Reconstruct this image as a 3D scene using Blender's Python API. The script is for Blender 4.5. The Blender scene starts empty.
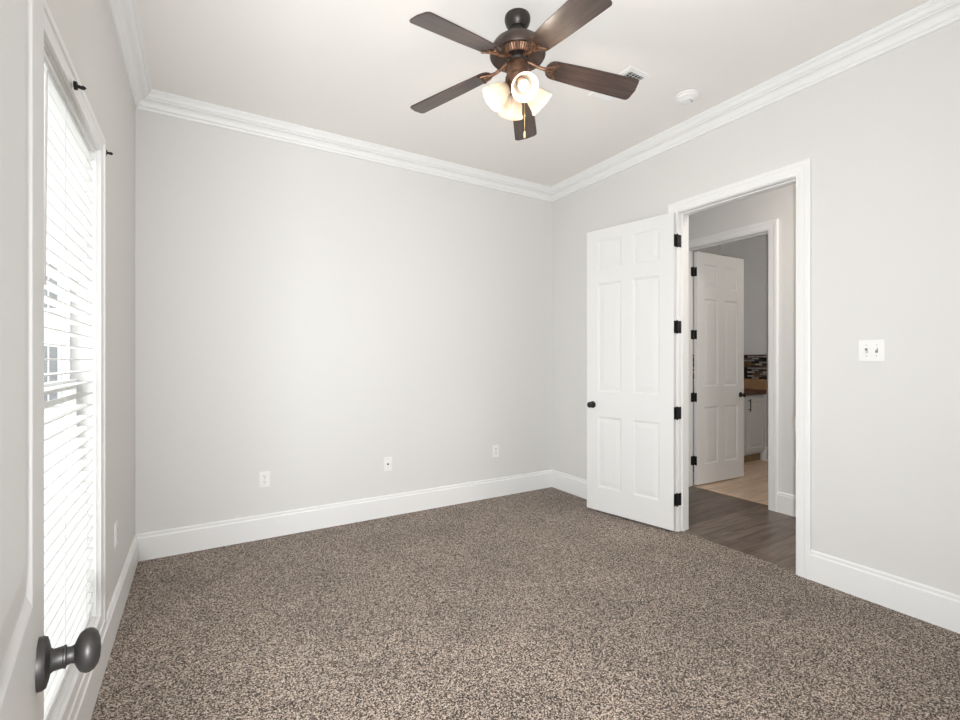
import bpy, bmesh, math, random
from mathutils import Vector, Matrix
random.seed(7)
C = bpy.context.scene
COL = C.collection
PI = math.pi
R = math.radians

# ------------------------------------------------------------------ camera, world, lights, exposure
cam_d = bpy.data.cameras.new('camera')
cam = bpy.data.objects.new('camera', cam_d)
COL.objects.link(cam)
cam.location = (0, 0, 1.32)
cam.rotation_euler = (R(90), 0, -0.5418)
cam_d.sensor_width = 36
cam_d.lens = 466.66 / 960 * 36
cam_d.clip_start = 0.02
cam_d.clip_end = 200
C.camera = cam

C.view_settings.view_transform = 'Standard'
C.view_settings.look = 'None'
C.view_settings.gamma = 1
C.view_settings.use_curve_mapping = False
C.view_settings.exposure = -0.27

w = bpy.data.worlds.new('overcast_sky')
C.world = w
w.use_nodes = True
w.node_tree.nodes['Background'].inputs[0].default_value = (0.95, 0.98, 1.0, 1)
w.node_tree.nodes['Background'].inputs[1].default_value = 6.2


def area(name, loc, rot, sx, sy, power, color=(1, 1, 1), portal=False, spread=None):
    d = bpy.data.lights.new(name, 'AREA')
    d.shape = 'RECTANGLE'
    d.size, d.size_y = sx, sy
    d.energy = power
    d.color = color
    if portal:
        d.cycles.is_portal = True
    if spread is not None:
        d.spread = spread
    o = bpy.data.objects.new(name, d)
    COL.objects.link(o)
    o.location = loc
    o.rotation_euler = rot
    return o


# daylight enters through the window on the left wall
# fill lights added out of view for the hall, laundry room and bedroom
area('hall_fill_light', (3.8, 1.0, 3.04), (0, 0, 0), 0.35, 0.35, 25, (1, 0.93, 0.85))
area('laundry_fill_light', (5.9, 1.75, 3.04), (0, 0, 0), 0.3, 0.3, 12, (1, 0.92, 0.84))
area('entry_fill_light', (-0.066, -0.085, 1.24), (R(102), 0, R(-18)), 0.05, 0.05, 122, (0.945, 0.972, 1.0))  # added fill just behind the camera, standing in for a flash


# ------------------------------------------------------------------ materials
def mat(name, color, rough=0.5, metal=0.0, spec=0.5, bump=None, var=None, coords='Object'):
    m = bpy.data.materials.new(name)
    m.use_nodes = True
    nt = m.node_tree
    b = nt.nodes['Principled BSDF']
    b.inputs['Base Color'].default_value = (*color, 1)
    b.inputs['Roughness'].default_value = rough
    b.inputs['Metallic'].default_value = metal
    b.inputs['Specular IOR Level'].default_value = spec
    tc = nt.nodes.new('ShaderNodeTexCoord')
    if bump:
        n = nt.nodes.new('ShaderNodeTexNoise')
        n.inputs['Scale'].default_value = bump[0]
        n.inputs['Detail'].default_value = 3
        bp = nt.nodes.new('ShaderNodeBump')
        bp.inputs['Strength'].default_value = bump[1]
        bp.inputs['Distance'].default_value = bump[2]
        nt.links.new(tc.outputs[coords], n.inputs['Vector'])
        nt.links.new(n.outputs['Fac'], bp.inputs['Height'])
        nt.links.new(bp.outputs['Normal'], b.inputs['Normal'])
    if var:
        n2 = nt.nodes.new('ShaderNodeTexNoise')
        n2.inputs['Scale'].default_value = var[0]
        n2.inputs['Detail'].default_value = 4
        r = nt.nodes.new('ShaderNodeValToRGB')
        r.color_ramp.elements[0].position = 0.3
        r.color_ramp.elements[1].position = 0.7
        r.color_ramp.elements[0].color = (*[c * (1 - var[1]) for c in color], 1)
        r.color_ramp.elements[1].color = (*[min(1, c * (1 + var[1])) for c in color], 1)
        nt.links.new(tc.outputs[coords], n2.inputs['Vector'])
        nt.links.new(n2.outputs['Fac'], r.inputs['Fac'])
        nt.links.new(r.outputs['Color'], b.inputs['Base Color'])
    return m


M = {}
M['wall'] = mat('wall_paint', (0.75, 0.74, 0.722), 0.7, spec=0.3, bump=(220, 0.08, 0.002))
M['ceiling'] = mat('ceiling_paint', (0.90, 0.876, 0.838), 0.85, spec=0.2, bump=(160, 0.08, 0.002))
M['trim'] = mat('white_trim_paint', (0.88, 0.878, 0.868), 0.35, spec=0.4)
M['door'] = mat('white_door_paint', (0.82, 0.818, 0.805), 0.38, spec=0.4, bump=(90, 0.03, 0.001))
M['plastic'] = mat('white_plastic', (0.88, 0.87, 0.85), 0.3)
M['slot'] = mat('dark_slot', (0.03, 0.03, 0.03), 0.6)
M['grey_slot'] = mat('grey_slot', (0.22, 0.21, 0.2), 0.6)
M['steel'] = mat('brushed_steel', (0.6, 0.58, 0.55), 0.35, 1.0)
M['blind'] = mat('white_blind_vinyl', (0.88, 0.88, 0.87), 0.45)
M['cord'] = mat('white_cord', (0.82, 0.82, 0.8), 0.8)
M['black'] = mat('black_metal', (0.012, 0.012, 0.012), 0.6, 0.0, spec=0.3)
M['bronze'] = mat('dark_bronze', (0.035, 0.032, 0.030), 0.5, 0.6, bump=(60, 0.05, 0.001), var=(30, 0.25))
M['fan_black'] = mat('fan_dark_bronze', (0.045, 0.038, 0.034), 0.4, 0.5, var=(18, 0.3))
M['fan_brown'] = mat('fan_brown_metal', (0.085, 0.06, 0.05), 0.42, 0.55, var=(20, 0.3))
M['copper'] = mat('brushed_copper', (0.19, 0.105, 0.066), 0.45, 0.7, var=(45, 0.5))
M['splash_fob'] = mat('pale_wood_fob', (0.62, 0.45, 0.24), 0.45)
M['brass'] = mat('aged_brass', (0.55, 0.40, 0.18), 0.35, 0.9)
M['cabinet'] = mat('cabinet_paint', (0.56, 0.555, 0.54), 0.4)
M['toe'] = mat('toe_kick_wood', (0.25, 0.17, 0.09), 0.6, var=(12, 0.25))
M['counter_edge'] = mat('counter_dark_edge', (0.09, 0.03, 0.02), 0.35, var=(30, 0.3))
M['splash_tan'] = mat('tan_backsplash', (0.36, 0.21, 0.10), 0.45, var=(14, 0.18))
M['ground'] = mat('concrete_ground', (0.55, 0.54, 0.51), 0.9, var=(2, 0.1))
M['siding'] = mat('pale_siding', (0.36, 0.355, 0.345), 0.8, var=(3, 0.06))
M['house_window'] = mat('grey_window_glass', (0.09, 0.092, 0.095), 0.4)
M['house_trim'] = mat('house_white_trim', (0.8, 0.8, 0.78), 0.6)
M['house_roof'] = mat('house_roof_shingle', (0.20, 0.19, 0.18), 0.9, var=(8, 0.2))


def carpet_mat():
    m = bpy.data.materials.new('brown_carpet')
    m.use_nodes = True
    nt = m.node_tree
    L = nt.links.new
    b = nt.nodes['Principled BSDF']
    b.inputs['Roughness'].default_value = 1.0
    b.inputs['Specular IOR Level'].default_value = 0.05
    b.inputs['Sheen Weight'].default_value = 0.15
    b.inputs['Sheen Roughness'].default_value = 0.6
    tc = nt.nodes.new('ShaderNodeTexCoord')
    v = nt.nodes.new('ShaderNodeTexVoronoi')
    v.inputs['Scale'].default_value = 250
    v.inputs['Randomness'].default_value = 1.0
    L(tc.outputs['Object'], v.inputs['Vector'])
    sep = nt.nodes.new('ShaderNodeSeparateColor')
    L(v.outputs['Color'], sep.inputs[0])
    n = nt.nodes.new('ShaderNodeTexNoise')
    n.inputs['Scale'].default_value = 135
    n.inputs['Detail'].default_value = 5
    n.inputs['Roughness'].default_value = 0.75
    L(tc.outputs['Object'], n.inputs['Vector'])
    mx = nt.nodes.new('ShaderNodeMix')
    mx.data_type = 'FLOAT'
    mx.inputs[0].default_value = 0.5
    L(sep.outputs[0], mx.inputs[2])
    L(n.outputs['Fac'], mx.inputs[3])
    ramp = nt.nodes.new('ShaderNodeValToRGB')
    e = ramp.color_ramp.elements
    e[0].position, e[0].color = 0.33, (0.012, 0.007, 0.005, 1)
    e[1].position, e[1].color = 0.69, (0.63, 0.52, 0.43, 1)
    e2 = ramp.color_ramp.elements.new(0.5)
    e2.color = (0.142, 0.099, 0.072, 1)
    L(mx.outputs[0], ramp.inputs['Fac'])
    # nap lying different ways: broad soft patches
    n2 = nt.nodes.new('ShaderNodeTexNoise')
    n2.inputs['Scale'].default_value = 2.6
    n2.inputs['Detail'].default_value = 3
    L(tc.outputs['Object'], n2.inputs['Vector'])
    mr = nt.nodes.new('ShaderNodeMapRange')
    mr.inputs[1].default_value = 0.3
    mr.inputs[2].default_value = 0.7
    mr.inputs[3].default_value = 0.86
    mr.inputs[4].default_value = 1.12
    L(n2.outputs['Fac'], mr.inputs[0])
    hv = nt.nodes.new('ShaderNodeHueSaturation')
    L(ramp.outputs['Color'], hv.inputs['Color'])
    L(mr.outputs[0], hv.inputs['Value'])
    L(hv.outputs['Color'], b.inputs['Base Color'])
    bp = nt.nodes.new('ShaderNodeBump')
    bp.inputs['Strength'].default_value = 0.6
    bp.inputs['Distance'].default_value = 0.006
    L(mx.outputs[0], bp.inputs['Height'])
    L(bp.outputs['Normal'], b.inputs['Normal'])
    return m


def plank_mat(name, c1, c2, seam, plank_w, plank_l, rough, grain=0.4):
    m = bpy.data.materials.new(name)
    m.use_nodes = True
    nt = m.node_tree
    L = nt.links.new
    b = nt.nodes['Principled BSDF']
    b.inputs['Roughness'].default_value = rough
    tc = nt.nodes.new('ShaderNodeTexCoord')
    br = nt.nodes.new('ShaderNodeTexBrick')
    br.inputs['Color1'].default_value = (*c1, 1)
    br.inputs['Color2'].default_value = (*c2, 1)
    br.inputs['Mortar'].default_value = (*seam, 1)
    br.inputs['Scale'].default_value = 1.0
    br.inputs['Brick Width'].default_value = plank_l
    br.inputs['Row Height'].default_value = plank_w
    br.inputs['Mortar Size'].default_value = 0.0018
    br.inputs['Mortar Smooth'].default_value = 0.3
    br.offset = 0.37
    L(tc.outputs['Object'], br.inputs['Vector'])
    mp = nt.nodes.new('ShaderNodeMapping')
    mp.inputs['Scale'].default_value = (2.4, 24, 10)
    L(tc.outputs['Object'], mp.inputs['Vector'])
    n = nt.nodes.new('ShaderNodeTexNoise')
    n.inputs['Scale'].default_value = 1.0
    n.inputs['Detail'].default_value = 3.0
    n.inputs['Roughness'].default_value = 0.65
    n.inputs['Distortion'].default_value = 0.7
    L(mp.outputs['Vector'], n.inputs['Vector'])
    mr = nt.nodes.new('ShaderNodeMapRange')
    mr.inputs[1].default_value = 0.25
    mr.inputs[2].default_value = 0.75
    mr.inputs[3].default_value = 1 - grain
    mr.inputs[4].default_value = 1 + grain
    L(n.outputs['Fac'], mr.inputs[0])
    hv = nt.nodes.new('ShaderNodeHueSaturation')
    L(br.outputs['Color'], hv.inputs['Color'])
    L(mr.outputs[0], hv.inputs['Value'])
    L(hv.outputs['Color'], b.inputs['Base Color'])
    return m


def mosaic_mat():
    m = bpy.data.materials.new('mosaic_tile')
    m.use_nodes = True
    nt = m.node_tree
    L = nt.links.new
    b = nt.nodes['Principled BSDF']
    b.inputs['Roughness'].default_value = 0.25
    g = nt.nodes.new('ShaderNodeNewGeometry')
    sx = nt.nodes.new('ShaderNodeSeparateXYZ')
    L(g.outputs['Position'], sx.inputs[0])
    ad = nt.nodes.new('ShaderNodeMath')
    ad.operation = 'ADD'
    L(sx.outputs['X'], ad.inputs[0])
    L(sx.outputs['Y'], ad.inputs[1])
    cx = nt.nodes.new('ShaderNodeCombineXYZ')
    L(ad.outputs[0], cx.inputs['X'])
    L(sx.outputs['Z'], cx.inputs['Y'])
    br = nt.nodes.new('ShaderNodeTexBrick')
    br.inputs['Color1'].default_value = (0, 0, 0, 1)
    br.inputs['Color2'].default_value = (1, 1, 1, 1)
    br.inputs['Mortar'].default_value = (0.0, 0.0, 0.0, 1)
    br.inputs['Scale'].default_value = 1.0
    br.inputs['Brick Width'].default_value = 0.10
    br.inputs['Row Height'].default_value = 0.026
    br.inputs['Mortar Size'].default_value = 0.003
    br.offset = 0.42
    L(cx.outputs[0], br.inputs['Vector'])
    ramp = nt.nodes.new('ShaderNodeValToRGB')
    ramp.color_ramp.interpolation = 'CONSTANT'
    e = ramp.color_ramp.elements
    e[0].position, e[0].color = 0.0, (0.012, 0.009, 0.008, 1)
    e[1].position, e[1].color = 0.22, (0.20, 0.10, 0.05, 1)
    for p, c in ((0.36, (0.33, 0.30, 0.27)), (0.5, (0.05, 0.035, 0.03)), (0.62, (0.42, 0.36, 0.29)), (0.76, (0.12, 0.075, 0.055)), (0.88, (0.26, 0.24, 0.23))):
        k = e.new(p)
        k.color = (*c, 1)
    L(br.outputs['Color'], ramp.inputs['Fac'])
    L(ramp.outputs['Color'], b.inputs['Base Color'])
    return m


def blade_mat():
    m = bpy.data.materials.new('dark_walnut_blade')
    m.use_nodes = True
    nt = m.node_tree
    L = nt.links.new
    b = nt.nodes['Principled BSDF']
    b.inputs['Roughness'].default_value = 0.32
    b.inputs['Coat Weight'].default_value = 0.25
    b.inputs['Coat Roughness'].default_value = 0.25
    tc = nt.nodes.new('ShaderNodeTexCoord')
    mp = nt.nodes.new('ShaderNodeMapping')
    mp.inputs['Scale'].default_value = (4, 55, 20)
    L(tc.outputs['Object'], mp.inputs['Vector'])
    n = nt.nodes.new('ShaderNodeTexNoise')
    n.inputs['Scale'].default_value = 1
    n.inputs['Detail'].default_value = 5
    n.inputs['Distortion'].default_value = 0.5
    L(mp.outputs['Vector'], n.inputs['Vector'])
    r = nt.nodes.new('ShaderNodeValToRGB')
    e = r.color_ramp.elements
    e[0].position, e[0].color = 0.3, (0.045, 0.030, 0.026, 1)
    e[1].position, e[1].color = 0.72, (0.10, 0.068, 0.056, 1)
    L(n.outputs['Fac'], r.inputs['Fac'])
    L(r.outputs['Color'], b.inputs['Base Color'])
    return m


def shade_mat():
    m = bpy.data.materials.new('frosted_glass_shade')
    m.use_nodes = True
    nt = m.node_tree
    L = nt.links.new
    out = nt.nodes['Material Output']
    nt.nodes.remove(nt.nodes['Principled BSDF'])
    d = nt.nodes.new('ShaderNodeBsdfDiffuse')
    d.inputs[0].default_value = (0.50, 0.47, 0.43, 1)
    t = nt.nodes.new('ShaderNodeBsdfTranslucent')
    t.inputs[0].default_value = (0.80, 0.735, 0.65, 1)
    g = nt.nodes.new('ShaderNodeBsdfGlossy')
    g.inputs['Roughness'].default_value = 0.3
    mx = nt.nodes.new('ShaderNodeMixShader')
    mx.inputs[0].default_value = 0.68
    L(d.outputs[0], mx.inputs[1])
    L(t.outputs[0], mx.inputs[2])
    mx2 = nt.nodes.new('ShaderNodeMixShader')
    mx2.inputs[0].default_value = 0.06
    L(mx.outputs[0], mx2.inputs[1])
    L(g.outputs[0], mx2.inputs[2])
    L(mx2.outputs[0], out.inputs['Surface'])
    return m


def bulb_mat():
    m = bpy.data.materials.new('lit_bulb')
    m.use_nodes = True
    b = m.node_tree.nodes['Principled BSDF']
    b.inputs['Base Color'].default_value = (1, 0.95, 0.88, 1)
    b.inputs['Emission Color'].default_value = (1, 0.88, 0.70, 1)
    b.inputs['Emission Strength'].default_value = 3.0
    return m


def glass_mat():
    m = bpy.data.materials.new('window_glass')
    m.use_nodes = True
    nt = m.node_tree
    L = nt.links.new
    out = nt.nodes['Material Output']
    nt.nodes.remove(nt.nodes['Principled BSDF'])
    t = nt.nodes.new('ShaderNodeBsdfTransparent')
    t.inputs[0].default_value = (0.95, 0.96, 0.96, 1)
    g = nt.nodes.new('ShaderNodeBsdfGlossy')
    g.inputs['Roughness'].default_value = 0.02
    mx = nt.nodes.new('ShaderNodeMixShader')
    mx.inputs[0].default_value = 0.06
    L(t.outputs[0], mx.inputs[1])
    L(g.outputs[0], mx.inputs[2])
    L(mx.outputs[0], out.inputs['Surface'])
    return m


M['carpet'] = carpet_mat()
M['hall_floor'] = plank_mat('hall_wood_planks', (0.098, 0.070, 0.054), (0.172, 0.130, 0.104), (0.02, 0.014, 0.011), 0.18, 1.1, 0.36, 0.55)
M['laundry_floor'] = plank_mat('laundry_tan_planks', (0.66, 0.49, 0.36), (0.74, 0.57, 0.43), (0.28, 0.2, 0.15), 0.16, 0.9, 0.4, 0.2)
M['mosaic'] = mosaic_mat()
M['blade'] = blade_mat()
M['shade'] = shade_mat()
M['bulb'] = bulb_mat()
M['glass'] = glass_mat()


# ------------------------------------------------------------------ mesh helpers
def bm_new():
    return bmesh.new()


def obj(name, bm, m, parent=None, smooth=False, loc=None):
    bmesh.ops.recalc_face_normals(bm, faces=bm.faces[:])
    me = bpy.data.meshes.new(name)
    bm.to_mesh(me)
    bm.free()
    mats = m if isinstance(m, (list, tuple)) else [m]
    for k in mats:
        me.materials.append(k)
    if smooth:
        for p in me.polygons:
            p.use_smooth = True
        try:
            me.set_sharp_from_angle(angle=R(38))
        except Exception:
            pass
    o = bpy.data.objects.new(name, me)
    COL.objects.link(o)
    if parent is not None:
        o.parent = parent
    if loc is not None:
        o.location = loc
    return o


def tag(o, label=None, cat=None, group=None, kind=None):
    if label:
        o['label'] = label
    if cat:
        o['category'] = cat
    if group:
        o['group'] = group
    if kind:
        o['kind'] = kind
    return o


def struct(name, bm, m, label=None, smooth=False, loc=None):
    o = obj(name, bm, m, None, smooth, loc)
    tag(o, label=label, kind='structure')
    return o


def empty(name, loc, rot=(0, 0, 0)):
    o = bpy.data.objects.new(name, None)
    COL.objects.link(o)
    o.location = loc
    o.rotation_euler = rot
    o.empty_display_size = 0.1
    return o


def box(bm, x0, x1, y0, y1, z0, z1, mi=0, bevel=0.0):
    vs = [bm.verts.new((x, y, z)) for z in (z0, z1) for y in (y0, y1) for x in (x0, x1)]
    idx = ((0, 2, 3, 1), (4, 5, 7, 6), (0, 1, 5, 4), (2, 6, 7, 3), (0, 4, 6, 2), (1, 3, 7, 5))
    fs = []
    for i in idx:
        f = bm.faces.new([vs[k] for k in i])
        f.material_index = mi
        fs.append(f)
    if bevel > 0:
        es = list({e for f in fs for e in f.edges})
        bmesh.ops.bevel(bm, geom=es, offset=bevel, segments=2, profile=0.5, affect='EDGES')
    return fs


def lathe(bm, prof, seg=32, M4=None, mi=0, rib=None):
    """prof: list of (r, z); revolved about Z; M4 places it."""
    M4 = M4 or Matrix()
    rings = []
    for r, z in prof:
        if r < 1e-6:
            rings.append([bm.verts.new(M4 @ Vector((0, 0, z)))])
        else:
            ring = []
            for k in range(seg):
                a = 2 * PI * k / seg
                rr = r * (1 + (rib if rib and k % 2 else 0))
                ring.append(bm.verts.new(M4 @ Vector((rr * math.cos(a), rr * math.sin(a), z))))
            rings.append(ring)
    for a, b in zip(rings[:-1], rings[1:]):
        for k in range(seg):
            k2 = (k + 1) % seg
            if len(a) == 1 and len(b) == 1:
                continue
            if len(a) == 1:
                f = bm.faces.new((a[0], b[k2], b[k]))
            elif len(b) == 1:
                f = bm.faces.new((a[k], a[k2], b[0]))
            else:
                f = bm.faces.new((a[k], a[k2], b[k2], b[k]))
            f.material_index = mi


def tube(bm, pts, r, seg=10, mi=0, cap=True):
    pts = [Vector(p) for p in pts]
    rs = r if isinstance(r, (list, tuple)) else [r] * len(pts)
    prev = None
    rings = []
    up = Vector((0, 0, 1))
    for i, p in enumerate(pts):
        t = (pts[min(i + 1, len(pts) - 1)] - pts[max(i - 1, 0)]).normalized()
        if prev is None:
            n = t.cross(up)
            if n.length < 1e-3:
                n = t.cross(Vector((1, 0, 0)))
            n.normalize()
        else:
            n = (prev - t * prev.dot(t)).normalized()
        prev = n
        b = t.cross(n)
        rings.append([bm.verts.new(p + (n * math.cos(2 * PI * k / seg) + b * math.sin(2 * PI * k / seg)) * rs[i]) for k in range(seg)])
    for a, b in zip(rings[:-1], rings[1:]):
        for k in range(seg):
            f = bm.faces.new((a[k], a[(k + 1) % seg], b[(k + 1) % seg], b[k]))
            f.material_index = mi
    if cap:
        bm.faces.new(rings[0][::-1]).material_index = mi
        bm.faces.new(rings[-1]).material_index = mi


def wall_sweep(bm, prof, A, B, n, miterA=True, miterB=True, inside=True):
    """Sweep a closed profile of (u out of the wall, z) along the wall line A-B (2-D), n = unit normal into the room."""
    A, B, n = Vector((*A, 0)), Vector((*B, 0)), Vector((*n, 0))
    d = (B - A).normalized()
    s = 1 if inside else -1
    ra, rb = [], []
    for u, z in prof:
        ra.append(bm.verts.new(A + n * u + d * (u * s if miterA else 0) + Vector((0, 0, z))))
        rb.append(bm.verts.new(B + n * u - d * (u * s if miterB else 0) + Vector((0, 0, z))))
    k = len(prof)
    for i in range(k):
        j = (i + 1) % k
        bm.faces.new((ra[i], ra[j], rb[j], rb[i]))
    bm.faces.new(ra[::-1])
    bm.faces.new(rb)


def frame_sweep(bm, prof, path, origin, ax, up, nrm, closed=False):
    """Mitred picture-frame sweep. path: list of (a, z) inner-edge corners; prof: (offset outwards from inner edge, height off the wall)."""
    ax, up, nrm, origin = Vector(ax), Vector(up), Vector(nrm), Vector(origin)
    P = [Vector((p[0], p[1])) for p in path]
    N = len(P)
    rings = []
    for i in range(N):
        if closed or 0 < i < N - 1:
            d0 = (P[i] - P[i - 1]).normalized()
            d1 = (P[(i + 1) % N] - P[i]).normalized()
        elif i == 0:
            d0 = d1 = (P[1] - P[0]).normalized()
        else:
            d0 = d1 = (P[i] - P[i - 1]).normalized()
        o0 = Vector((-d0.y, d0.x))
        o1 = Vector((-d1.y, d1.x))
        m = (o0 + o1)
        m = m / max(1e-6, m.dot(o0)) if m.length > 1e-6 else o0
        ring = []
        for u, h in prof:
            q = P[i] + m * u
            ring.append(bm.verts.new(origin + ax * q.x + up * q.y + nrm * h))
        rings.append(ring)
    k = len(prof)
    for a in range(N if closed else N - 1):
        b = (a + 1) % N
        for i in range(k):
            j = (i + 1) % k
            bm.faces.new((rings[a][i], rings[a][j], rings[b][j], rings[b][i]))
    if not closed:
        bm.faces.new(rings[0][::-1])
        bm.faces.new(rings[-1])


# ------------------------------------------------------------------ dimensions
SLAT_TILT, BLADE_PITCH, SHADE_TILT, BULB_W = 0.0, -12.5, 46.0, 5.0
XL, XR, YB, YF = -0.3585, 3.1585, 3.787, -0.03
ZC = 3.08
WT = 0.12
HX0, HX1 = XR + WT, 4.335              # hall between the bedroom and the laundry room
LX0, LX1, LY1 = HX1 + WT, 6.40, 3.95   # laundry room
DZ, DZ2 = 2.462, 2.480                              # inner height of the door casings
DY0, DY1 = 1.453, 2.298                # bedroom doorway
EY0, EY1 = 2.222, 3.069                # laundry doorway
WY0, WY1, WZ0, WZ1 = 1.46, 2.443, 0.272, 2.178   # window opening
EX0, EX1 = -0.115, 0.72                # entry doorway

# ------------------------------------------------------------------ room shell
bm = bm_new()
box(bm, XL - 0.15, 3.195, YF - WT, YB + 0.02, -0.1, 0.0)
struct('floor', bm, M['carpet'], 'speckled brown cut-pile carpet covering the bedroom floor')
bm = bm_new()
box(bm, 3.195, 4.425, -1.2, YB + 0.02, -0.1, -0.006)
struct('floor_hall', bm, M['hall_floor'], 'grey brown wood plank floor of the hall outside the door')
bm = bm_new()
box(bm, 4.425, LX1 + 0.1, 1.2, LY1 + 0.1, -0.1, -0.006)
struct('floor_laundry', bm, M['laundry_floor'], 'light tan plank floor of the room beyond the hall')
bm = bm_new()
box(bm, EX0 - 1.2, EX1 + 1.2, -2.0, YF - WT, -0.1, -0.004)
struct('floor_entry', bm, M['hall_floor'])
bm = bm_new()
box(bm, XL - 0.15, XR + WT / 2, -2.1, YB + 0.12, ZC, ZC + 0.1)
struct('ceiling', bm, M['ceiling'], 'warm white painted bedroom ceiling')
bm = bm_new()
box(bm, XR + WT / 2, LX1 + 0.1, -1.2, LY1 + 0.12, ZC, ZC + 0.1)
struct('ceiling_hall', bm, M['ceiling'])

bm = bm_new()
WX = XL - 0.10
box(bm, WX, XL, YF - WT, WY0, 0, ZC)
box(bm, WX, XL, WY1, YB + WT, 0, ZC)
box(bm, WX, XL, WY0, WY1, 0, WZ0)
box(bm, WX, XL, WY0, WY1, WZ1, ZC)
struct('wall_left', bm, M['wall'], 'pale grey window wall')
bm = bm_new()
box(bm, XL, HX1 + WT / 2, YB, YB + WT, -0.05, ZC)
struct('wall_back', bm, M['wall'], 'pale grey wall facing the camera')
bm = bm_new()
box(bm, XR, XR + WT, YF - WT, DY0, -0.05, ZC)
box(bm, XR, XR + WT, DY1, YB, -0.05, ZC)
box(bm, XR, XR + WT, DY0, DY1, DZ, ZC)
struct('wall_right', bm, M['wall'], 'pale grey wall with the doorway to the hall')
bm = bm_new()
box(bm, XL, EX0, YF - WT, YF, 0, ZC)
box(bm, EX1, XR, YF - WT, YF, 0, ZC)
box(bm, EX0, EX1, YF - WT, YF, DZ, ZC)
struct('wall_front', bm, M['wall'])
# hall and laundry walls
bm = bm_new()
box(bm, HX1, HX1 + WT, -1.2, EY0, -0.05, ZC)
box(bm, HX1, HX1 + WT, EY1, YB, -0.05, ZC)
box(bm, HX1, HX1 + WT, EY0, EY1, DZ2, ZC)
struct('wall_hall_far', bm, M['wall'], 'pale grey hall wall with the second doorway')
bm = bm_new()
box(bm, HX0 - WT, HX1 + WT, -1.32, -1.2, -0.05, ZC)
box(bm, XR, XR + WT, -1.2, YF - WT, -0.05, ZC)
struct('wall_hall_end', bm, M['wall'])
bm = bm_new()
box(bm, HX1 + WT / 2, LX1 + WT, LY1, LY1 + WT, -0.05, ZC)
struct('wall_laundry_back', bm, M['wall'])
bm = bm_new()
box(bm, LX1, LX1 + WT, 1.3, LY1, -0.05, ZC)
struct('wall_laundry_far', bm, M['wall'])
bm = bm_new()
box(bm, LX0, LX1 + WT, 1.2, 1.3, -0.05, ZC)
struct('wall_laundry_near', bm, M['wall'])
# small entry hall behind the camera
bm = bm_new()
box(bm, EX0 - 1.2, EX1 + 1.2, -2.12, -2.0, 0, ZC)
box(bm, EX0 - 1.32, EX0 - 1.2, -2.12, YF - WT, 0, ZC)
box(bm, EX1 + 1.2, EX1 + 1.32, -2.12, YF - WT, 0, ZC)
struct('wall_entry', bm, M['wall'])

# crown moulding and baseboards
def crown_profile():
    p = [(0, ZC - 0.112), (0.010, ZC - 0.112), (0.013, ZC - 0.106), (0.013, ZC - 0.097), (0.020, ZC - 0.092)]
    for k in range(7):      # lower cove
        t = k / 6
        a = t * PI / 2
        p.append((0.022 + 0.030 * (1 - math.cos(a)), ZC - 0.090 + 0.034 * math.sin(a)))
    p.append((0.058, ZC - 0.056))
    p.append((0.058, ZC - 0.050))
    for k in range(7):      # upper ovolo
        a = k / 6 * PI / 2
        p.append((0.060 + 0.022 * math.sin(a), ZC - 0.048 + 0.026 * (1 - math.cos(a))))
    p += [(0.088, ZC - 0.022), (0.088, ZC - 0.014), (0.094, ZC - 0.010), (0.094, ZC), (0, ZC)]
    return p


CP = crown_profile()
for nm, A, B, n in (('trim_crown_back', (XL, YB), (XR, YB), (0, -1)), ('trim_crown_left', (XL, YF), (XL, YB), (1, 0)),
                    ('trim_crown_right', (XR, YF), (XR, YB), (-1, 0)), ('trim_crown_front', (XL, YF), (XR, YF), (0, 1))):
    bm = bm_new()
    wall_sweep(bm, CP, A, B, n)
    struct(nm, bm, M['trim'], 'white stepped crown moulding along the ceiling')

BBH = 0.178
BP = [(0, 0), (0.017, 0), (0.017, BBH - 0.030), (0.0155, BBH - 0.026), (0.0115, BBH - 0.022), (0.0115, BBH - 0.014), (0.0125, BBH - 0.008), (0.010, BBH - 0.003), (0.006, BBH), (0, BBH)]
CW = 0.085                             # casing width
bm = bm_new(); wall_sweep(bm, BP, (XL, YB), (XR, YB), (0, -1)); struct('baseboard_back', bm, M['trim'], 'tall white baseboard under the blank wall')
bm = bm_new(); wall_sweep(bm, BP, (XL, YF), (XL, YB), (1, 0)); struct('baseboard_left', bm, M['trim'], 'tall white baseboard under the window')
bm = bm_new()
wall_sweep(bm, BP, (XR, YF), (XR, DY0 + 0.010 - CW), (-1, 0), True, False)
wall_sweep(bm, BP, (XR, DY1 - 0.010 + CW), (XR, YB), (-1, 0), False, True)
struct('baseboard_right', bm, M['trim'], 'tall white baseboard on both sides of the doorway')
bm = bm_new(); wall_sweep(bm, BP, (EX1 - 0.010 + CW, YF), (XR, YF), (0, 1), False, True); struct('baseboard_front', bm, M['trim'])
bm = bm_new()
wall_sweep(bm, BP, (HX1, -1.2), (HX1, EY0 + 0.010 - CW), (-1, 0), False, False)
wall_sweep(bm, BP, (HX1, EY1 - 0.010 + CW), (HX1, YB), (-1, 0), False, False)
for v in bm.verts:
    v.co.z -= 0.006
struct('baseboard_hall', bm, M['trim'], 'white baseboard in the hall beside the second doorway')
bm = bm_new(); wall_sweep(bm, BP, (LX1, 1.3), (LX1, 3.36), (-1, 0), False, False)
for v in bm.verts:
    v.co.z -= 0.006
struct('baseboard_laundry', bm, M['trim'])

# door casings (mitred) and jambs
CAS = [(0.003, 0), (0.003, 0.009), (0.008, 0.012), (0.016, 0.012), (0.020, 0.0145), (0.052, 0.0165), (0.057, 0.0200), (0.078, 0.0205), (CW, 0.0165), (CW, 0)]


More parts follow.
